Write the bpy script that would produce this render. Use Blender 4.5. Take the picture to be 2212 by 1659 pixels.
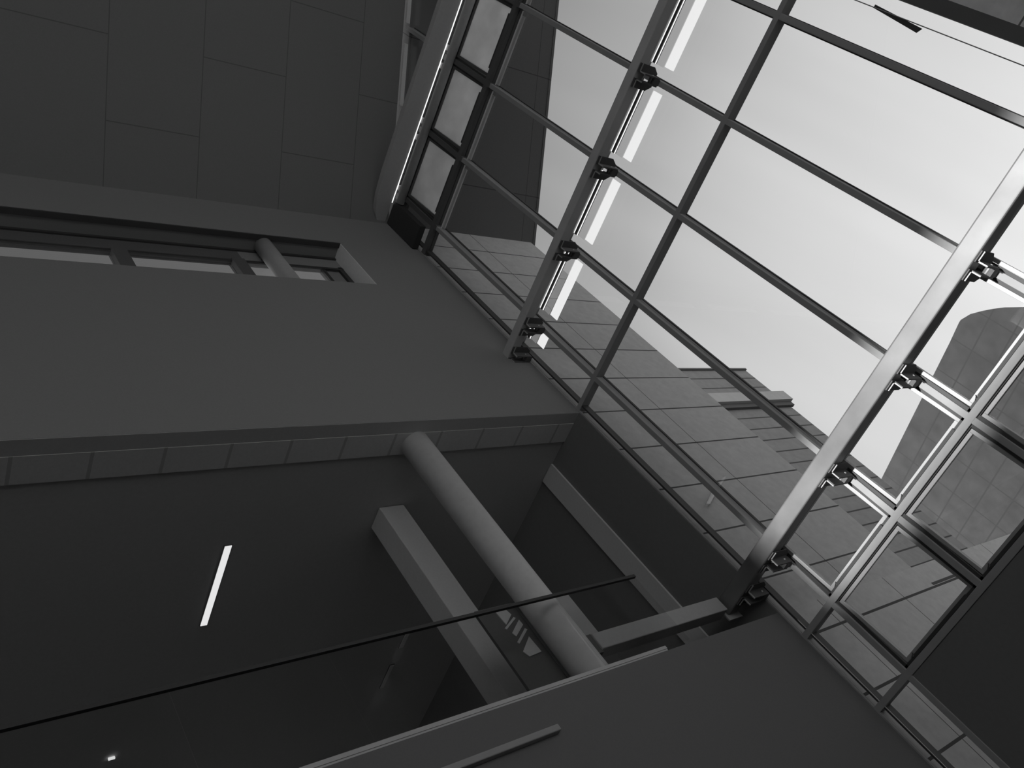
import bpy, bmesh, math
from mathutils import Vector, Matrix

# ------------------------------------------------------------------ reset
for o in list(bpy.data.objects):
    bpy.data.objects.remove(o, do_unlink=True)
scene = bpy.context.scene
COL = scene.collection

# ------------------------------------------------------------------ camera
# world axes: X = east (towards the glass wall), Y = north, Z = up. Eye at the origin, floor 1.6 m below.
F_PX = 1871.06
AX = Vector((0.75019656, -0.37414227, -0.54518134))   # image right in world
AY = Vector((-0.01161026, 0.81693385, -0.5766145))    # image down in world
AZ = Vector((0.66111294, 0.43890391, 0.60851708))     # view direction in world
cam_d = bpy.data.cameras.new('camera')
cam_d.sensor_width = 36.0
cam_d.lens = F_PX / 2212.0 * 36.0
cam_d.clip_start = 0.05
cam_d.clip_end = 500
cam = bpy.data.objects.new('camera', cam_d)
COL.objects.link(cam)
rx, ry, rz = AX.normalized(), (-AY).normalized(), (-AZ).normalized()
cam.matrix_world = Matrix(((rx.x, ry.x, rz.x, 0), (rx.y, ry.y, rz.y, 0), (rx.z, ry.z, rz.z, 0), (0, 0, 0, 1)))
scene.camera = cam

# ------------------------------------------------------------------ view
scene.view_settings.view_transform = 'Standard'
scene.view_settings.look = 'None'
scene.view_settings.exposure = 0.0
scene.view_settings.gamma = 1.0
scene.view_settings.use_curve_mapping = False

# ------------------------------------------------------------------ sky: grey overcast, brightening low in the east; unseen western half raised as fill
world = bpy.data.worlds.new('overcast_sky')
scene.world = world
world.use_nodes = True
nt = world.node_tree
nt.nodes.clear()
tc = nt.nodes.new('ShaderNodeTexCoord')
dot = nt.nodes.new('ShaderNodeVectorMath'); dot.operation = 'DOT_PRODUCT'
SKY_DIR = Vector((0.9775, 0.035, 0.208)).normalized()
dot.inputs[1].default_value = SKY_DIR
mr = nt.nodes.new('ShaderNodeMapRange')
mr.inputs['From Min'].default_value = -1.0
mr.inputs['From Max'].default_value = 1.0
ramp = nt.nodes.new('ShaderNodeValToRGB')
stops = [(-1.0, 1.15), (0.0, 1.15), (.12, .8), (.36, .12), (.60, .15), (.69, .18), (.80, .35), (.87, .47), (.90, .59), (.93, .68), (.96, .76), (.98, .83), (1.0, .97)]
cr = ramp.color_ramp
while len(cr.elements) > 1:
    cr.elements.remove(cr.elements[-1])
for i, (c, v) in enumerate(stops):
    p = (c + 1) / 2
    e = cr.elements[0] if i == 0 else cr.elements.new(p)
    e.position = p
    e.color = (v, v, v, 1)
# faint thin cloud streaks
smap = nt.nodes.new('ShaderNodeMapping')
smap.inputs['Rotation'].default_value = (0.3, 0.2, 0.5)
smap.inputs['Scale'].default_value = (2.0, 9.0, 1.2)
sn = nt.nodes.new('ShaderNodeTexNoise')
sn.inputs['Scale'].default_value = 2.0
sn.inputs['Detail'].default_value = 1.5
smr = nt.nodes.new('ShaderNodeMapRange')
smr.inputs['From Min'].default_value = 0.3
smr.inputs['From Max'].default_value = 0.7
smr.inputs['To Min'].default_value = 0.96
smr.inputs['To Max'].default_value = 1.04
mul = nt.nodes.new('ShaderNodeVectorMath'); mul.operation = 'SCALE'
bg = nt.nodes.new('ShaderNodeBackground')
bg.inputs['Strength'].default_value = 1.0
wo = nt.nodes.new('ShaderNodeOutputWorld')
L = nt.links.new
L(tc.outputs['Generated'], dot.inputs[0]); L(dot.outputs['Value'], mr.inputs['Value'])
L(mr.outputs['Result'], ramp.inputs['Fac'])
L(tc.outputs['Generated'], smap.inputs['Vector']); L(smap.outputs['Vector'], sn.inputs['Vector'])
L(sn.outputs['Fac'], smr.inputs['Value'])
L(ramp.outputs['Color'], mul.inputs[0]); L(smr.outputs['Result'], mul.inputs['Scale'])
L(mul.outputs['Vector'], bg.inputs['Color']); L(bg.outputs['Background'], wo.inputs['Surface'])

# ------------------------------------------------------------------ added low sun from the west, entering by an added slot window
added_sun_d = bpy.data.lights.new('sun', 'SUN')
added_sun_d.energy = 6.6
added_sun_d.angle = math.radians(2.1)
sun = bpy.data.objects.new('sun', added_sun_d)
COL.objects.link(sun)
SUN_T = Vector((1.0, 0.05, -0.12))
sun.rotation_euler = SUN_T.to_track_quat('-Z', 'Y').to_euler()
sun.location = (-20, 0, 12)

# ------------------------------------------------------------------ materials
def grey(v):
    return (v, v, v, 1)

def new_mat(name):
    m = bpy.data.materials.new(name)
    m.use_nodes = True
    return m, m.node_tree, m.node_tree.nodes['Principled BSDF']

def mat_plain(name, v, rough=.6, metal=0.0, noise=0.06, nscale=30.0, spec=.5, bump=0.0):
    m, t, b = new_mat(name)
    b.inputs['Roughness'].default_value = rough
    b.inputs['Metallic'].default_value = metal
    b.inputs['Specular IOR Level'].default_value = spec
    g = t.nodes.new('ShaderNodeTexCoord')
    n = t.nodes.new('ShaderNodeTexNoise')
    n.inputs['Scale'].default_value = nscale
    n.inputs['Detail'].default_value = 5.0
    r = t.nodes.new('ShaderNodeMapRange')
    r.inputs['From Min'].default_value = .3
    r.inputs['From Max'].default_value = .7
    r.inputs['To Min'].default_value = v * (1 - noise)
    r.inputs['To Max'].default_value = v * (1 + noise)
    t.links.new(g.outputs['Object'], n.inputs['Vector'])
    t.links.new(n.outputs['Fac'], r.inputs['Value'])
    t.links.new(r.outputs['Result'], b.inputs['Base Color'])
    if bump:
        bp = t.nodes.new('ShaderNodeBump')
        bp.inputs['Strength'].default_value = bump
        bp.inputs['Distance'].default_value = .01
        t.links.new(n.outputs['Fac'], bp.inputs['Height'])
        t.links.new(bp.outputs['Normal'], b.inputs['Normal'])
    return m

def mat_joints(name, v, rough, joints, dark=.25, noise=.07, nscale=14.0):
    """stone cladding; joints = list of (axis, offset, pitch, half_width, (gate_axis, g0, gpitch, gphase) or None)"""
    m, t, b = new_mat(name)
    N = t.nodes; K = t.links.new
    b.inputs['Roughness'].default_value = rough
    b.inputs['Specular IOR Level'].default_value = .3
    g = N.new('ShaderNodeTexCoord')
    sx = N.new('ShaderNodeSeparateXYZ')
    K(g.outputs['Object'], sx.inputs[0])
    def math_(op, a, bb=None):
        n = N.new('ShaderNodeMath'); n.operation = op
        for i, q in enumerate((a, bb)):
            if q is None: continue
            if isinstance(q, (int, float)): n.inputs[i].default_value = q
            else: K(q, n.inputs[i])
        return n.outputs[0]
    mask = None
    for ax, off, pitch, hw, gate in joints:
        s = sx.outputs[ax]
        if gate:
            gax, g0, gp, shift = gate
            col = math_('FLOOR', math_('DIVIDE', math_('SUBTRACT', sx.outputs[gax], g0), gp))
            par = math_('MODULO', math_('ADD', col, 100.0), 2.0)
            s = math_('ADD', s, math_('MULTIPLY', par, shift))
        if pitch:
            q = math_('DIVIDE', math_('SUBTRACT', s, off), pitch)
            d = math_('MULTIPLY', math_('ABSOLUTE', math_('SUBTRACT', q, math_('ROUND', q))), pitch)
        else:
            d = math_('ABSOLUTE', math_('SUBTRACT', s, off))
        k = math_('LESS_THAN', d, hw)
        mask = k if mask is None else math_('MAXIMUM', mask, k)
    n = N.new('ShaderNodeTexNoise')
    n.inputs['Scale'].default_value = nscale
    n.inputs['Detail'].default_value = 8.0
    K(g.outputs['Object'], n.inputs['Vector'])
    r = N.new('ShaderNodeMapRange')
    r.inputs['From Min'].default_value = .3
    r.inputs['From Max'].default_value = .7
    r.inputs['To Min'].default_value = v * (1 - noise)
    r.inputs['To Max'].default_value = v * (1 + noise)
    K(n.outputs['Fac'], r.inputs['Value'])
    mx = N.new('ShaderNodeMix'); mx.data_type = 'FLOAT'
    K(mask, mx.inputs['Factor'])
    K(r.outputs['Result'], mx.inputs['A'])
    mx.inputs['B'].default_value = v * dark
    K(mx.outputs['Result'], b.inputs['Base Color'])
    return m

def mat_glass(name, refl=.05, tint=.97, milk=0.0, k=.4):
    m = bpy.data.materials.new(name); m.use_nodes = True
    t = m.node_tree; t.nodes.clear()
    N = t.nodes; K = t.links.new
    tr = N.new('ShaderNodeBsdfTransparent'); tr.inputs['Color'].default_value = grey(tint)
    gl = N.new('ShaderNodeBsdfGlossy'); gl.inputs['Roughness'].default_value = .01
    gl.inputs['Color'].default_value = grey(.9)
    fr = N.new('ShaderNodeLayerWeight'); fr.inputs['Blend'].default_value = .5
    pw = N.new('ShaderNodeMath'); pw.operation = 'POWER'; pw.inputs[1].default_value = 5.0
    sc = N.new('ShaderNodeMath'); sc.operation = 'MULTIPLY_ADD'; sc.inputs[1].default_value = k; sc.inputs[2].default_value = refl
    K(fr.outputs['Facing'], pw.inputs[0])
    mx = N.new('ShaderNodeMixShader')
    K(pw.outputs[0], sc.inputs[0]); K(sc.outputs[0], mx.inputs[0])
    K(tr.outputs[0], mx.inputs[1]); K(gl.outputs[0], mx.inputs[2])
    last = mx.outputs[0]
    if milk:
        di = N.new('ShaderNodeBsdfDiffuse'); di.inputs['Color'].default_value = grey(.8)
        tl = N.new('ShaderNodeBsdfTranslucent')
        nz = N.new('ShaderNodeTexNoise'); nz.inputs['Scale'].default_value = 2.2; nz.inputs['Detail'].default_value = 6
        g = N.new('ShaderNodeTexCoord'); K(g.outputs['Object'], nz.inputs['Vector'])
        r = N.new('ShaderNodeMapRange'); r.inputs['From Min'].default_value = .35; r.inputs['From Max'].default_value = .7
        r.inputs['To Min'].default_value = .84; r.inputs['To Max'].default_value = 1.0
        K(nz.outputs['Fac'], r.inputs['Value']); K(r.outputs['Result'], tl.inputs['Color'])
        m1 = N.new('ShaderNodeMixShader'); m1.inputs[0].default_value = .97
        K(di.outputs[0], m1.inputs[1]); K(tl.outputs[0], m1.inputs[2])
        m2 = N.new('ShaderNodeMixShader'); m2.inputs[0].default_value = milk
        K(last, m2.inputs[1]); K(m1.outputs[0], m2.inputs[2])
        last = m2.outputs[0]
    o = N.new('ShaderNodeOutputMaterial'); K(last, o.inputs['Surface'])
    return m

def mat_light(name, strength, through=0.0):
    m = bpy.data.materials.new(name); m.use_nodes = True
    t = m.node_tree; t.nodes.clear()
    N = t.nodes; K = t.links.new
    e = N.new('ShaderNodeEmission'); e.inputs['Color'].default_value = grey(1); e.inputs['Strength'].default_value = strength
    o = N.new('ShaderNodeOutputMaterial')
    if through:
        tr = N.new('ShaderNodeBsdfTransparent')
        mx = N.new('ShaderNodeMixShader'); mx.inputs[0].default_value = through
        K(e.outputs[0], mx.inputs[1]); K(tr.outputs[0], mx.inputs[2]); K(mx.outputs[0], o.inputs['Surface'])
    else:
        K(e.outputs[0], o.inputs['Surface'])
    return m

Z0J, PJ = 7.583, .9495
M = dict(
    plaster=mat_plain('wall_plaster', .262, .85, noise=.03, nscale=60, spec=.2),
    soffit=mat_plain('soffit_plaster', .56, .8, noise=.03, nscale=40, spec=.2),
    ceiling=mat_joints('ceiling_panels', .235, .8, [(0, 4.37, 1.535, .008, None), (1, 5.115, 2.41, .008, (0, 4.37, 1.535, 1.205))], dark=.66, noise=.03, nscale=40),
    overhang=mat_joints('overhang_panels', .19, .8, [(1, 5.115, 2.41, .010, None), (0, 13.55, 0, .008, None)], dark=.5, noise=.04, nscale=30),
    tiles=mat_joints('soffit_tiles', .70, .8, [(0, 1.957, .7675, .02, None)], dark=.72, noise=.04, nscale=30),
    stone=mat_joints('stone_cladding', .69, .8, [(2, Z0J, PJ, .015, None), (0, 12.0, 0, .008, None)], dark=.14, noise=.07, nscale=9),
    stone_low=mat_joints('stone_cladding_base', .74, .8, [(2, 2.81, .93, .02, None), (0, 14.75, 1.9, .008, None)], dark=.14, noise=.07, nscale=9),
    stone_far=mat_joints('stone_cladding_far', .27, .8, [(2, 25.72, .955, .045, None)], dark=.25, noise=.10, nscale=2.2),
    stone_light=mat_plain('stone_band_light', .46, .8, noise=.05, nscale=2),
    stone_pale=mat_joints('pale_pier_stone', .95, .8, [(2, 4.9, 1.3, .012, None), (1, -1.55, .6, .008, None)], dark=.2, noise=.1, nscale=6),
    stone_side=mat_plain('stone_band_side', .55, .8, noise=.05, nscale=2),
    tower=mat_joints('tower_stone', .21, .8, [(2, 18.62, 1.66, .05, None), (1, 2.0, 2.35, .04, None)], dark=.8, noise=.16, nscale=.9),
    steel=mat_plain('satin_steel', .175, .42, metal=.2, noise=.32, nscale=1.3),  # blotchy colour noise stands for reflections along the beam face
    frame=mat_plain('frame_aluminium', .36, .75, metal=0, noise=.03, nscale=8, spec=.12),
    sash=mat_plain('sash_aluminium', .42, .42, metal=.1, noise=.03, nscale=8),
    gasket=mat_plain('black_gasket', .05, .6, noise=.02),
    rail_dark=mat_plain('dark_handrail', .085, .9, noise=.02, spec=.1),
    white=mat_plain('white_paint', .85, .5, noise=.02),
    column=mat_plain('column_paint', .62, .55, noise=.04, nscale=12, spec=.4),
    dark=mat_plain('dark_metal', .13, .75, noise=.04, spec=.15),
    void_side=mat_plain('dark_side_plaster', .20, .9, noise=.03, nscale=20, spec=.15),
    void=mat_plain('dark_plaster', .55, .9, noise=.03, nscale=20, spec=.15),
    pier=mat_plain('pier_plaster', .6, .8, noise=.03, nscale=30, spec=.2),
    floor=mat_plain('stone_floor', .10, .5, noise=.1, nscale=3),
    street=mat_plain('street_paving', .12, .8, noise=.1, nscale=2),
    steel_pale=mat_plain('pale_steel', .54, .75, metal=0, noise=.06, nscale=3, spec=.12),
    tie=mat_plain('tie_beam_paint', .40, .7, noise=.03, nscale=20),
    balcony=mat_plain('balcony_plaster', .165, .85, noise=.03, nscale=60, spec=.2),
    edge=mat_plain('edge_beam_paint', .50, .7, noise=.03, nscale=20),
    light_white=mat_plain('light_raising_white', .85, .7, noise=.03, nscale=20),  # white stands for window light on the jamb; bounces light off west wall
    glass=mat_glass('clear_glass', .03, .985),
    glass_rail=mat_glass('balustrade_glass', .004, .92, k=.05),
    milk=mat_glass('sky_toned_glass', .03, .95, milk=.9),  # milky mix and blotches stand for cloudy sky in the panes
    lamp=mat_light('lamp_diffuser', .78),
    strip=mat_light('reflection_glow', .92, .12),  # glow standing for bright reflections in the glass
    pale_glow=mat_light('pale_reflection_glow', .30, .68),  # fainter see-through glow for the paler reflection
    tube=mat_light('glint_glow', 1.3),  # glow for thin bright glints, no lamp tube
    unlit=mat_plain('unlit_diffuser', .75, .5, noise=.02),
)

# ------------------------------------------------------------------ mesh helpers
class MB:
    """collects solids, then links them as ONE mesh object"""
    def __init__(s):
        s.bm = bmesh.new()
    def poly(s, pts, faces):
        vs = [s.bm.verts.new(p) for p in pts]
        for f in faces:
            s.bm.faces.new([vs[i] for i in f])
        return s
    def box(s, x0, x1, y0, y1, z0, z1):
        p = [(x, y, z) for z in (z0, z1) for y in (y0, y1) for x in (x0, x1)]
        return s.poly(p, [(0, 2, 3, 1), (4, 5, 7, 6), (0, 1, 5, 4), (2, 6, 7, 3), (0, 4, 6, 2), (1, 3, 7, 5)])
    def obox(s, x0, x1, y0, y1, z0, z1, piv, ang):
        """box turned about a line parallel to Y through piv (x, z)"""
        c, n = math.cos(ang), math.sin(ang)
        p = []
        for z in (z0, z1):
            for y in (y0, y1):
                for x in (x0, x1):
                    dx, dz = x - piv[0], z - piv[1]
                    p.append((piv[0] + dx * c - dz * n, y, piv[1] + dx * n + dz * c))
        return s.poly(p, [(0, 2, 3, 1), (4, 5, 7, 6), (0, 1, 5, 4), (2, 6, 7, 3), (0, 4, 6, 2), (1, 3, 7, 5)])
    def prism(s, pts, vec):
        """polygon pts (3-D, planar) swept along vec"""
        n = len(pts); v = Vector(vec)
        P = [Vector(p) for p in pts]
        al = P + [p + v for p in P]
        fs = [tuple(range(n))[::-1], tuple(range(n, 2 * n))]
        fs += [(i, (i + 1) % n, n + (i + 1) % n, n + i) for i in range(n)]
        return s.poly([tuple(p) for p in al], fs)
    def tube(s, a, b, r, seg=24):
        a, b = Vector(a), Vector(b)
        d = (b - a).normalized()
        u = d.orthogonal().normalized(); w = d.cross(u)
        rings = []
        for c in (a, b):
            rings.append([s.bm.verts.new(c + u * (r * math.cos(2 * math.pi * i / seg)) + w * (r * math.sin(2 * math.pi * i / seg))) for i in range(seg)])
        for i in range(seg):
            f = s.bm.faces.new((rings[0][i], rings[0][(i + 1) % seg], rings[1][(i + 1) % seg], rings[1][i]))
            f.smooth = True
        s.bm.faces.new(rings[0][::-1]); s.bm.faces.new(rings[1])
        return s
    def path(s, pts, r, seg=8):
        for a, b in zip(pts[:-1], pts[1:]):
            s.tube(a, b, r, seg)
        return s
    def build(s, name, mat, parent=None, bevel=0.0):
        bmesh.ops.recalc_face_normals(s.bm, faces=s.bm.faces)
        me = bpy.data.meshes.new(name)
        s.bm.to_mesh(me); s.bm.free()
        me.materials.append(mat)
        o = bpy.data.objects.new(name, me)
        COL.objects.link(o)
        if parent is not None:
            o.parent = parent
            o.matrix_parent_inverse = Matrix.Translation(-parent.location) if parent.type == 'EMPTY' else Matrix()
        if bevel:
            md = o.modifiers.new('bevel', 'BEVEL')
            md.width = bevel; md.segments = 3; md.limit_method = 'ANGLE'
            md.harden_normals = False
        return o

def tag(o, label, cat, group=None, kind=None):
    o['label'] = label; o['category'] = cat
    if group: o['group'] = group
    if kind: o['kind'] = kind
    return o

def struct(o, label, cat):
    o['label'] = label; o['category'] = cat; o['kind'] = 'structure'
    return o

def empty(name, loc=(0, 0, 0)):
    o = bpy.data.objects.new(name, None)
    o.empty_display_size = .2
    COL.objects.link(o)
    o.location = loc
    return o

def copy_tree(o, parent=None, shift=(0, 0, 0)):
    c = o.copy(); COL.objects.link(c)
    if parent is not None: c.parent = parent
    else: c.location = o.location + Vector(shift)
    for ch in list(o.children): copy_tree(ch, c)
    return c

# ------------------------------------------------------------------ key dimensions (metres)
YN = 6.06            # north wall face
XG = 10.0            # plane of the glass
ZS = 7.595           # underside of the upper north wall
ZC, SL = 14.08, .49  # ceiling height at the north wall, slope upwards to the south
YS = -14.0
XW = -9.0
def zc(y): return ZC + SL * (YN - y)
V0, DV = 5.425, 1.422
VY = [V0 - DV * k for k in range(0, 9)]

# ------------------------------------------------------------------ room shell
w = MB()
w.box(XW, XG, YN, 6.27, ZS, 11.42).box(XW, XG, 6.27, 6.65, ZS + .01, 11.42)
w.box(XW, XG, YN, 6.65, 12.92, 14.6)
w.box(8.2, XG, YN, 6.65, 11.42, 12.92)
struct(w.build('wall_north', M['plaster']), 'smooth grey plaster upper wall with a long recessed strip window', 'wall')
struct(MB().box(XW, XG, 6.275, 6.645, ZS - .012, ZS + .008).build('trim_1', M['tiles']), 'row of square soffit tiles under the back edge of the plaster wall', 'soffit tiles')
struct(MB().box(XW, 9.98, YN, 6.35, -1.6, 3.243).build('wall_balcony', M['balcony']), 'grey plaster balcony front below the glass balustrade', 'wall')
struct(MB().prism([(XW, YN, zc(YN)), (9.87, YN, zc(YN)), (9.87, YS, zc(YS)), (XW, YS, zc(YS))], (0, 0, .25)).build('ceiling', M['ceiling']), 'sloping dark ceiling of large staggered rectangular panels', 'ceiling')
struct(MB().box(XW - .3, XG + .1, YS, 14.3, -1.8, -1.6).build('floor', M['floor']), 'stone hall floor below the camera', 'floor')
ww = MB()
struct(MB().box(XW - .3, XW, YS, 14.3, -1.6, 2.0).build('wall_west_base', M['void_side']), 'base of the west wall behind the camera, darkened to cut bounced light', 'wall')  # unseen base kept dark to reduce light on the undersides
SZ0, SZ1, SYN = 5.07, 6.46, 4.30
ww.box(XW - .3, XW, YS, 14.3, 2.0, SZ0).box(XW - .3, XW, YS, 14.3, SZ1, 32.0).box(XW - .3, XW, 14.3, 48.0, 8.0, 32.0).box(XW - .3, XW, SYN, 14.3, SZ0, SZ1)  # upper and northern parts added unseen to keep sun off the tower
struct(ww.build('wall_west', M['light_white']), 'unseen west wall with an added slot window, raised and extended to block sun', 'wall')
struct(MB().box(XW - .16, XW - .13, YS, SYN, SZ0, SZ1).build('added_window_west', M['glass']), 'added unseen slot window in the west wall, letting in the sun', 'window')  # added opening that shapes the sun patch on the lower beam
sw_ = MB().box(XW - .3, XG + .1, YS - .3, YS, -1.6, -.6).box(XW - .3, XG + .1, YS - .3, YS, 10.5, 24.5)
for i in range(6):
    xa = XW + .1 + i * (XG - XW - .3) / 5
    sw_.box(xa - .15, xa + .15, YS - .3, YS, -.6, 10.5)
struct(sw_.build('wall_south', M['plaster']), 'south wall of the hall behind the camera with added tall windows for fill light', 'wall')
struct(MB().box(XW, XG, YS - .16, YS - .13, -.6, 10.5).build('added_window_south', M['glass']), 'added tall glazing in the south wall behind the camera, for fill light', 'window')  # added unseen glazing that fills the hall with sky light
# dark gallery behind the balustrade
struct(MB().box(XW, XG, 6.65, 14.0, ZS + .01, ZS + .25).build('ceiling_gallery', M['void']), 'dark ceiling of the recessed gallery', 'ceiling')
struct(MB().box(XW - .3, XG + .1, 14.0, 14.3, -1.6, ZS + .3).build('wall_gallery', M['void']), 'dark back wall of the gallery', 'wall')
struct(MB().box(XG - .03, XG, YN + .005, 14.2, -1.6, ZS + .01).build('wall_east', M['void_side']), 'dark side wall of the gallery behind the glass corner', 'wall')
struct(MB().box(XW, 9.98, 6.35, 14.0, 2.95, 3.2).build('floor_gallery', M['floor']), 'gallery floor slab', 'floor')

struct(MB().box(XW, XG, YN + .004, 6.272, ZS - .006, ZS + .002).build('trim_2', M['soffit']), 'smooth strip along the underside edge of the plaster wall', 'soffit strip')

# recessed strip window in the north wall
w1 = empty('window_2', (0, 6.5, 12))
struct(w1, 'long recessed strip window high in the grey plaster wall', 'window')
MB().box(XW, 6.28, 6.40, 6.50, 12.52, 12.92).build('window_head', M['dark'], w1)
MB().box(6.28, 8.2, 6.40, 6.50, 12.52, 12.92).build('window_head', M['plaster'], w1)
MB().box(XW, 8.2, 6.37, 6.40, 12.865, 12.92).box(XW, 8.2, 6.395, 6.42, 12.50, 12.56).build('head_trim', M['gasket'], w1)
MB().box(XW, 8.2, YN + .0, 6.16, 12.895, 12.925).build('head_groove', M['gasket'], w1)
for xa, xb in ((4.15, 4.38), (6.06, 6.28), (1.3, 1.5), (-1.6, -1.4)):
    MB().box(xa, xb, 6.36, 6.52, 11.42, 12.55).build('mullion', M['dark'], w1)
MB().box(7.75, 8.2, 6.45, 6.52, 11.42, 12.55).build('jamb_frame', M['plaster'], w1)
MB().box(7.73, 7.80, 6.41, 6.45, 11.42, 12.53).box(8.10, 8.2, 6.40, 6.46, 11.42, 12.6).build('jamb_trim', M['gasket'], w1)
MB().box(8.188, 8.202, YN + .003, 6.45, 11.42, 12.92).build('jamb_light_lining', M['light_white'], w1)  # white lining carries the window light falling on the jamb
for xa, xb in ((XW, -1.6), (-1.4, 1.3), (1.5, 4.15), (4.38, 6.06), (6.28, 7.75)):
    MB().box(xa, xb, 6.46, 6.475, 11.42, 12.52).build('pane', M['glass'], w1)
o = MB().tube((6.73, 6.26, 11.42), (6.73, 6.26, 12.91), .155, 32).build('round_column', M['tie'])
tag(o, 'short round grey column standing inside the recessed strip window', 'column')

# ------------------------------------------------------------------ curtain wall
cw = empty('window_1', (XG, 0, 0))
struct(cw, 'tall glass curtain wall of slim steel mullions and transoms', 'window')
HZ = [(1.62, 1.705), (2.765, 2.853), (3.76, 3.86), (7.615, 7.70), (9.48, 9.57), (12.76, 12.88), (13.98, 14.1)]
def ztop(y): return zc(y) + .05
for y in VY:
    yb = -1.6 if y > 5 else 1.62
    MB().box(XG - .015, XG + .13, y - .04, y + .04, yb, min(ztop(y), 24)).build('mullion', M['frame'], cw, bevel=.006)
    MB().box(XG - .022, XG + .131, y - .046, y + .046, 12.70, 14.15).build('mullion_sleeve', M['dark'], cw)
    MB().box(XG + .13, XG + .17, y - .055, y + .055, yb, min(ztop(y), 24)).build('mullion_cap', M['gasket'], cw)
for a, b in HZ:
    MB().box(XG - .018, XG + .15, YS, YN, a, b).build('transom', M['frame'] if a < 12 else M['dark'], cw, bevel=.006)
MB().box(XG - .01, XG + .12, 5.935, 5.965, -1.6, 14.0).build('corner_gasket', M['gasket'], cw)
MB().box(XG - .014, XG - .010, 5.928, 5.936, -1.6, 3.0).build('corner_glint', M['white'], cw)  # white strip painted in for the glint on the gasket edge
MB().box(XG - .02, XG + .02, YN - .02, YN, -1.6, 14.0).build('wall_bead', M['frame'], cw)
zl = [-1.6] + [q for h in HZ for q in h]
bays = [(YN - .1, VY[0] + .04)] + [(VY[k] - .04, VY[k + 1] + .04) for k in range(8)]
rows = [(-1.6, 1.62), (1.705, 2.765), (2.853, 3.76), (3.86, 7.615), (7.70, 9.48), (9.57, 12.76), (12.88, 13.98)]
SASH = {1: (1, 2, 3, 4), 2: (1, 2, 3, 4), 6: (1, 2, 3, 4, 5)}
for bi, (ya, yb) in enumerate(bays):
    for ri, (za, zb) in enumerate(rows):
        if ri in SASH and bi in SASH[ri]: continue
        if ri == 0 and bi > 0: continue
        MB().box(XG + .06, XG + .075, yb, ya, za, zb).build('pane', M['glass'], cw)
    MB().prism([(XG + .06, ya, 14.1), (XG + .06, yb, 14.1), (XG + .06, yb, zc(yb)), (XG + .06, ya, zc(ya))], (.012, 0, 0)).build('pane', M['glass'], cw)
# opaque dark spandrel south of the first bay, below the lowest transom
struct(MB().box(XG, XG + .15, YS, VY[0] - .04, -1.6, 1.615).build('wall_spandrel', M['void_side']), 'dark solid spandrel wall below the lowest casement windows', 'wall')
tag(MB().box(9.86, 9.94, YS, 3.55, 1.30, 1.36).box(9.86, 9.94, YS, 3.55, 1.14, 1.25).build('pipe_rail', M['frame']), 'pair of faint horizontal rails on the dark spandrel at lower right', 'rail')

# ------------------------------------------------------------------ casement windows
def casement(name, bi, za, zb, ang, mat_s, pane_mat, label, group, col=True):
    ya, yb = VY[bi - 1] - .04, VY[bi] + .04          # north, south edge of the opening
    r = empty(name, (XG + .03, (ya + yb) / 2, zb))
    tag(r, label, 'window', group)
    g = .045
    y0, y1, z0, z1 = yb + g, ya - g, za + g, zb - g * .6
    piv = (XG + .03, z1)
    wd = .045
    x0, x1 = XG + .0, XG + .06
    f = MB()
    f.obox(x0, x1, y0, y0 + wd, z0, z1, piv, ang).obox(x0, x1, y1 - wd, y1, z0, z1, piv, ang)
    f.obox(x0, x1, y0 + wd, y1 - wd, z0, z0 + wd, piv, ang).obox(x0, x1, y0 + wd, y1 - wd, z1 - wd, z1, piv, ang)
    f.build('sash', mat_s, r, bevel=.004)
    MB().obox(x0 + .028, x0 + .038, y0 + wd, y1 - wd, z0 + wd, z1 - wd, piv, ang).build('pane', pane_mat, r)
    b = MB()                                           # fixed outer rebate, plus black strips for the dark gap around the sash
    b.box(XG + .015, XG + .03, yb, yb + .04, za, zb).box(XG + .015, XG + .03, ya - .04, ya, za, zb)
    b.box(XG + .015, XG + .03, yb, ya, za, za + .035)
    b.box(XG + .02, XG + .11, yb, yb + .012, za, zb).box(XG + .02, XG + .11, ya - .012, ya, za, zb)
    b.box(XG + .02, XG + .11, yb, ya, za, za + .012).box(XG + .02, XG + .11, yb, ya, zb - .012, zb)
    b.build('rebate_and_black_strips', M['gasket'], r)
    # slim actuator housing along the sill and its chain
    MB().box(XG - .012, XG + .018, y0 + .12, y1 - .16, za + .004, za + .042).build('actuator', M['gasket'], r)
    off = math.sin(ang) * (z1 - z0)
    ch = []
    for i in range(9):
        t = i / 8
        ch.append((XG + .01 + (off + .02) * t, y1 - .10 - .04 * math.sin(t * math.pi), za + .03 + .05 * math.sin(t * math.pi * .5)))
    MB().path(ch, .006, 6).build('chain', M['gasket'], r)
    return r
names = {1: 'nearest the stone corner', 2: 'second out from the corner', 3: 'third out from the corner', 4: 'fourth out from the corner', 5: 'fifth out from the corner'}
for bi in SASH[2]:
    casement('casement_window', bi, 2.853, 3.76, math.radians(3.6), M['sash'], M['glass'], 'bright-framed casement just above the lower transom, ' + names[bi], 'upper row of low casement windows')
for bi in SASH[1]:
    casement('casement_window', bi, 1.705, 2.765, math.radians(3.2), M['sash'], M['glass'], 'shaded casement below the lower transom, ' + names[bi], 'bottom row of casement windows')
for bi in SASH[6]:
    casement('casement_window', bi, 12.88, 13.98, math.radians(5), M['dark'], M['milk'], 'casement with pale cloudy sky painted in its pane, in the top row under the ceiling, ' + names[bi], 'top row of sky-painted casement windows')

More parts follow.
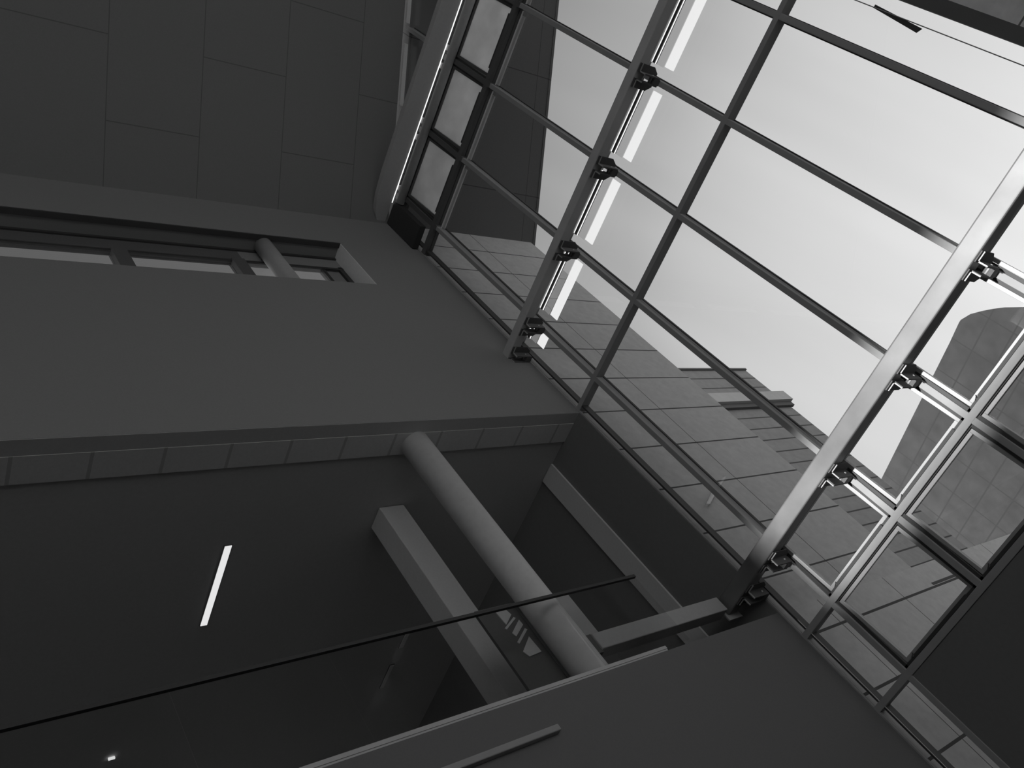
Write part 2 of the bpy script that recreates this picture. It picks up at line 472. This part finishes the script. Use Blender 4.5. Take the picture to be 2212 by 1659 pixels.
# ------------------------------------------------------------------ steel beams with brackets
def bracket(parent, y, zb, xb0, xb1):
    b = MB()
    b.box(xb0 + .30, XG - .02, y - .045, y + .045, zb - .130, zb - .014)           # web block
    b.prism([(xb0 + .02, y - .175, zb - .014), (xb0 + .33, y - .175, zb - .014), (xb0 + .43, y - .10, zb - .014), (xb0 + .43, y - .045, zb - .014), (xb0 + .02, y - .045, zb - .014)], (0, 0, .013))
    b.prism([(xb0 + .02, y + .175, zb - .014), (xb0 + .33, y + .175, zb - .014), (xb0 + .43, y + .10, zb - .014), (xb0 + .43, y + .045, zb - .014), (xb0 + .02, y + .045, zb - .014)], (0, 0, .013))
    b.box(xb0 + .07, xb0 + .40, y - .066, y - .045, zb - .130, zb - .014).box(xb0 + .07, xb0 + .40, y + .045, y + .066, zb - .130, zb - .014)
    o = b.build('bracket', M['dark'], parent)
    l = MB()
    for q in (-1, 1):
        ya, yb = sorted((y + q * .052, y + q * .067))
        l.box(xb0 + .055, xb0 + .069, ya, yb, zb - .135, zb - .016)
        ya, yb = sorted((y + q * .052, y + q * .175))
        l.box(xb0 + .055, xb0 + .069, ya, yb, zb - .030, zb - .016)
    l.build('angle_cleat', M['sash'], o)
    MB().tube((xb0 + .30, y - .075, zb - .07), (xb0 + .30, y + .075, zb - .07), .013, 10).build('bolt', M['sash'], o)
    return o

bm1 = empty('steel_beam', (9.66, 6.0, 9.22))
tag(bm1, 'upper horizontal steel box beam, thinner looking, ending in the plaster wall', 'beam')
MB().box(9.56, 9.76, YS, YN + .02, 9.145, 9.31).build('beam_tube', M['steel_pale'], bm1, bevel=.018)
for y in VY: bracket(bm1, y, 9.145, 9.56, 9.76)
bracket(bm1, 6.0, 9.145, 9.56, 9.76)
bm2 = empty('steel_beam', (9.66, 6.0, 3.72))
tag(bm2, 'lower broad steel box beam with a bright face mottled with painted reflections and open capped end', 'beam')
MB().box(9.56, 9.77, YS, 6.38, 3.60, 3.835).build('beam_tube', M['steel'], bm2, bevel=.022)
for y in VY: bracket(bm2, y, 3.60, 9.56, 9.77)
bracket(bm2, 6.0, 3.60, 9.56, 9.77)
MB().box(9.52, 9.81, 6.38, 6.40, 3.53, 3.87).build('end_plate', M['frame'], bm2)
tb = empty('tie_beam', (8.3, 6.35, 3.7))
tag(tb, 'short square grey tie beam running from the round column to the steel beam end', 'beam')
MB().box(7.12, 9.50, 6.27, 6.47, 3.625, 3.845).build('beam_tube', M['tie'], tb, bevel=.012)
MB().box(7.03, 7.13, 6.30, 6.44, 3.60, 3.86).build('collar', M['dark'], tb)

# ------------------------------------------------------------------ glowing strips for reflections in the glass along the upper beam
def reflection_strip(k):
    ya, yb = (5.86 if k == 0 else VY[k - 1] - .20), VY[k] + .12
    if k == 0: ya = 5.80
    r = empty('reflection_strip', (10.2, (ya + yb) / 2, 9.25))
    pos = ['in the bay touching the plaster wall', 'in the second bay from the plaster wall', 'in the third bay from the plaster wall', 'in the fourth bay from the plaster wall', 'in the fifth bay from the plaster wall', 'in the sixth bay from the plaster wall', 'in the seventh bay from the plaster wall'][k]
    tag(r, 'long glowing strip for a glass reflection beside the upper beam, ' + pos, 'light', 'glass reflections along the upper steel beam')
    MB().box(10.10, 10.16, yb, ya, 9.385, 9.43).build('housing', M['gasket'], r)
    MB().tube((10.12, yb, 9.455), (10.12, ya, 9.455), .011, 10).tube((10.12, yb, 9.375), (10.12, ya, 9.375), .008, 10).build('glint_line', M['tube'], r)
    MB().box(10.14, 10.16, yb + .02, ya - .02, 9.02, 9.20).build('diffuser', M['strip'], r)  # glowing panel in place of the bright reflection, no lamp
    MB().box(10.14, 10.15, yb, ya, 9.225, 9.37).build('pale_reflection', M['pale_glow'], r)
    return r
for k in range(7): reflection_strip(k)

# slim metal blinds boxes under the top casements
for k in range(1, 6):
    ya, yb = VY[k - 1] - .06, VY[k] + .14
    r = empty('blind_rail', (10.1, (ya + yb) / 2, 12.7))
    tag(r, 'thin pale metal rail under the top casement, ' + names[k], 'rail', 'pale rails under the top casement windows')
    MB().box(10.0, 10.02, yb - .08, ya, 12.575, 12.59).build('lip', M['unlit'], r)
    MB().box(10.08, 10.11, yb, ya, 12.585, 12.65).build('rail', M['unlit'], r)

# ------------------------------------------------------------------ top edge: gutter beam, pipe, roof edge
o = MB().prism([(9.40, YS, 14.10), (9.80, YS, 14.10), (9.80, 6.05, 14.10), (9.60, 6.05, 14.10), (9.50, 5.85, 14.10), (9.43, 5.5, 14.10), (9.40, 5.0, 14.10)], (0, 0, .13)).build('edge_beam', M['edge'], bevel=.01)
tag(o, 'pale flat edge beam with a rounded end along the top of the glass wall', 'beam')
o = MB().box(9.803, 9.812, YS, 5.6, 14.09, 14.11).build('sky_glint', M['tube'])  # glowing strip put in for the glint of sky
tag(o, 'thin glowing line for the sky glint between edge beam and pipe', 'light')
pp = empty('steel_pipe', (9.88, 5.0, 13.96))
tag(pp, 'round grey steel pipe along the head of the glass wall', 'pipe')
MB().tube((9.905, YS, 13.99), (9.905, 5.54, 13.99), .088, 28).build('pipe_body', M['column'], pp)
for k in range(0, 7):
    for s in ((-.17,) if k == 0 else (-.17, .17)):
        MB().box(9.815, 9.86, VY[k] + s - .05, VY[k] + s + .05, 14.03, 14.10).build('clamp', M['white'], pp)
    MB().box(9.815, 9.975, VY[k] - .05, VY[k] + .05, 13.98, 14.06).build('support', M['column'], pp)
o = MB().box(9.84, 9.975, 5.56, YN - .02, 13.0, 14.09).build('corner_box', M['gasket'])
tag(o, 'dark blank box closing the top corner between plaster wall and glass', 'box')

ov = empty('roof_overhang', (12, 0, 16))
tag(ov, 'dark sloping underside of the roof overhang outside the glass', 'roof')
MB().prism([(10.02, YN + .4, zc(YN + .4)), (13.9, YN + .4, zc(YN + .4)), (13.9, YS, zc(YS)), (10.02, YS, zc(YS))], (0, 0, .3)).build('soffit', M['overhang'], ov)
MB().prism([(13.9, YN + .4, zc(YN + .4) - .02), (13.97, YN + .4, zc(YN + .4) - .02), (13.97, YS, zc(YS) - .02), (13.9, YS, zc(YS) - .02)], (0, 0, .4)).build('edge_trim', M['overhang'], ov)
for i, (a, b) in enumerate(((3.92, 2.84), (2.48, .6), (.3, -2.2))):
    o = MB().prism([(9.91, a, zc(a) - .03), (10.0, a, zc(a) - .03), (10.0, b, zc(b) - .03), (9.91, b, zc(b) - .03)], (0, 0, .03)).build('ceiling_light', M['unlit'])
    tag(o, ['unlit recessed strip at the ceiling edge, lower and nearer the wall corner', 'unlit recessed strip at the ceiling edge, upper one cut by the picture edge', 'unlit recessed strip at the ceiling edge, outside the frame'][i], 'light', 'unlit strips at the ceiling edge')

# ------------------------------------------------------------------ gallery: column, balustrade, piers, lamps
o = MB().tube((6.925, 6.46, -1.6), (6.925, 6.46, ZS), .205, 48).build('round_column', M['column'])
tag(o, 'tall round pale column rising to the dark soffit in front of the gallery', 'column')
bl = empty('glass_balustrade', (0, 6.12, 3.25))
tag(bl, 'frameless glass balustrade with thin dark handrail on the balcony edge', 'balustrade')
MB().box(XW, 8.23, 6.09, 6.13, 4.325, 4.362).build('handrail', M['rail_dark'], bl)
MB().box(XW, 7.75, 6.085, 6.135, 3.243, 3.275).box(XW, 7.75, 6.075, 6.145, 3.275, 3.315).build('base_shoe', M['steel_pale'], bl)
for i in range(12):
    b_ = 8.22 - 1.43 * i
    MB().box(b_ - 1.42, b_, 6.104, 6.116, 3.31, 4.33).build('pane', M['glass_rail'], bl)
o = MB().box(6.78, 7.20, 7.63, 8.02, 3.2, ZS).build('square_pier', M['pier'], bevel=.01)
tag(o, 'square grey pier behind the glass balustrade left of the round column', 'pier')
o = MB().box(9.93, 9.968, 7.12, 7.49, 3.2, ZS).build('wall_pilaster', M['pier'])
tag(o, 'dim flat pilaster on the gallery side wall above the tie beam', 'pier')
o = MB().box(6.82, 7.70, 6.68, 6.74, 3.2, 4.72).build('reflection_panel', M['tie'])  # grey panel built for a reflection seen in the balustrade glass
tag(o, 'low grey panel standing in for a glass reflection beside the round column', 'panel')
lv = empty('marked_panel', (6.3, 6.66, 3.2))  # dark panel carrying pale slanting quads behind the glass
tag(lv, 'dark panel with pale slanting shapes behind the glass, left of the round column', 'screen')
MB().box(6.22, 6.79, 6.66, 6.70, 3.2, 4.78).build('panel_back', M['dark'], lv)
for P in ([(6.471, 4.696), (6.62, 4.725), (6.655, 4.61), (6.494, 4.494)], [(6.439, 4.452), (6.657, 4.569), (6.679, 4.55), (6.459, 4.432)],
          [(6.491, 4.367), (6.705, 4.518), (6.711, 4.437), (6.513, 4.31)], [(6.47, 4.234), (6.697, 4.384), (6.722, 4.362), (6.491, 4.211)],
          [(6.46, 4.101), (6.674, 4.267), (6.692, 4.036), (6.498, 4.017)]):
    MB().prism([(a, 6.645, z) for a, z in P], (0, .012, 0)).build('pale_mark', M['void'], lv)
def ceiling_lamp(x0, x1, y0, y1, mat, label, grp=None):
    r = empty('ceiling_lamp', ((x0 + x1) / 2, (y0 + y1) / 2, ZS))
    tag(r, label, 'lamp', grp)
    MB().box(x0 - .012, x1 + .012, y0 - .012, y1 + .012, ZS - .004, ZS + .02).build('housing', M['dark'], r)
    MB().box(x0, x1, y0, y1, ZS - .012, ZS - .004).build('diffuser', mat, r)
ceiling_lamp(4.573, 4.665, 7.98, 9.455, M['lamp'], 'bright linear lamp glowing on the dark gallery ceiling')
ceiling_lamp(8.43, 8.52, 10.65, 11.10, M['unlit'], 'dim short lamp seen through the glass balustrade, upper of two', 'dim gallery lamps')
ceiling_lamp(8.42, 8.50, 11.55, 12.15, M['unlit'], 'dim short lamp seen through the glass balustrade, lower of two', 'dim gallery lamps')
o = MB().box(3.79, 3.88, 11.95, 11.98, ZS - .03, ZS).build('spot_lamp', M['lamp'])
tag(o, 'tiny bright spot lamp far back in the dark gallery at lower left', 'lamp')
o = MB().box(XW, 5.64, 5.985, YN, 2.80, 2.866).build('wall_rail', M['frame'], bevel=.01)
tag(o, 'flat dark rail fixed along the balcony front below the balustrade', 'rail')

# ------------------------------------------------------------------ outside: stone wall in line with the north wall
sw = empty('stone_wall', (12, 6.3, -1.6))
tag(sw, 'stone-clad outer wall with thin horizontal joints seen through the glass', 'wall')
MB().box(XG, 13.85, YN, 6.6, 3.24, ZC + .02).build('cladding', M['stone'], sw)
MB().box(XG, 22.0, YN, 6.6, -1.6, 3.24).build('base_cladding', M['stone_low'], sw)
MB().box(13.89, 14.88, YN - .002, YN + .01, 2.84, 2.89).build('slot', M['gasket'], sw)
MB().prism([(10.58, 5.98, 5.20), (10.66, 5.98, 5.18), (11.13, 5.98, 5.43), (11.07, 5.98, 5.47)], (0, .05, 0)).build('wall_light', M['unlit'], sw)

# stepped stone building behind it
sb = empty('stone_building', (42, 18, -1.6))
tag(sb, 'stepped stone building with a projecting pale band beyond the outer wall', 'building')
K2 = 17.7 / 6.06
MB().box(34, 47.0, 17.7, 24, -1.6, 7.855 * K2 - 1).box(34, 47.0, 17.7, 24, 7.855 * K2 - 1, 8.795 * K2).build('block', M['stone_far'], sb)
MB().box(34, 47.05, 17.6, 24.1, 8.765 * K2, 8.81 * K2).build('coping', M['dark'], sb)
MB().box(34, 47.35, 17.35, 17.7, 7.56 * K2, 7.84 * K2).box(47.0, 47.35, 17.7, 24, 7.56 * K2, 7.84 * K2).build('band', M['stone_light'], sb)
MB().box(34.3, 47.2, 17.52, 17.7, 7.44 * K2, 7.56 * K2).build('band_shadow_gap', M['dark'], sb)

# tower with a rounded parapet end
h = Vector((.3813, .9244, 0)).normalized()
P0 = Vector((58.0, 11.74, 0))
prof = [(60, -1.6), (60, 20.08), (0, 20.10), (-1.55, 20.14), (-1.8, 20.12), (-2.5, 19.75), (-3.07, 19.23), (-3.6, 18.68), (-4.07, 18.12), (-4.72, 17.16), (-5.4, 15.9), (-6.2, 14.0), (-7.4, 10.5), (-8.6, 6.0), (-9.4, 1.0), (-9.7, -1.6)]
pts = [P0 + h * a + Vector((0, 0, z)) for a, z in prof]
tw = empty('stone_tower', (58, 11, -1.6))
tag(tw, 'large far stone building with a rounded roof corner, hazy at the top', 'building')
MB().prism(pts, (10.0, 3.2, 0)).build('block', M['tower'], tw)

# big stone pier outside at the upper right
bp = empty('stone_pier', (9.4, -2.5, -1.6))
tag(bp, 'broad stone-clad pier cut by the upper right corner of the picture', 'pier')
MB().box(10.25, 11.4, -6.5, -1.075, -1.6, 17.0).build('cladding', M['stone_pale'], bp)
MB().box(10.20, 10.28, -1.09, -.925, -1.6, 17.0).build('edge_trim', M['dark'], bp)  # dark strip added for the darker north side of the pier
cb = MB().tube((10.0, -.742, 3.86), (10.0, -.742, 7.6), .006, 8).build('thin_cable', M['frame'])
tag(cb, 'thin taut cable beside the stone pier at upper right', 'cable')
fn = MB().prism([(10.0, -.775, 6.45), (10.0, -.735, 6.45), (10.0, -.66, 5.80), (10.0, -.72, 5.76)], (.03, 0, 0)).build('cable_clamp', M['gasket'])
tag(fn, 'small dark tapering fin clamped to the thin cable', 'clamp')

# ------------------------------------------------------------------ ground outside
struct(MB().box(XG + .1, 140, -60, 90, -1.9, -1.7).build('floor_street', M['street']), 'paved ground outside', 'ground')
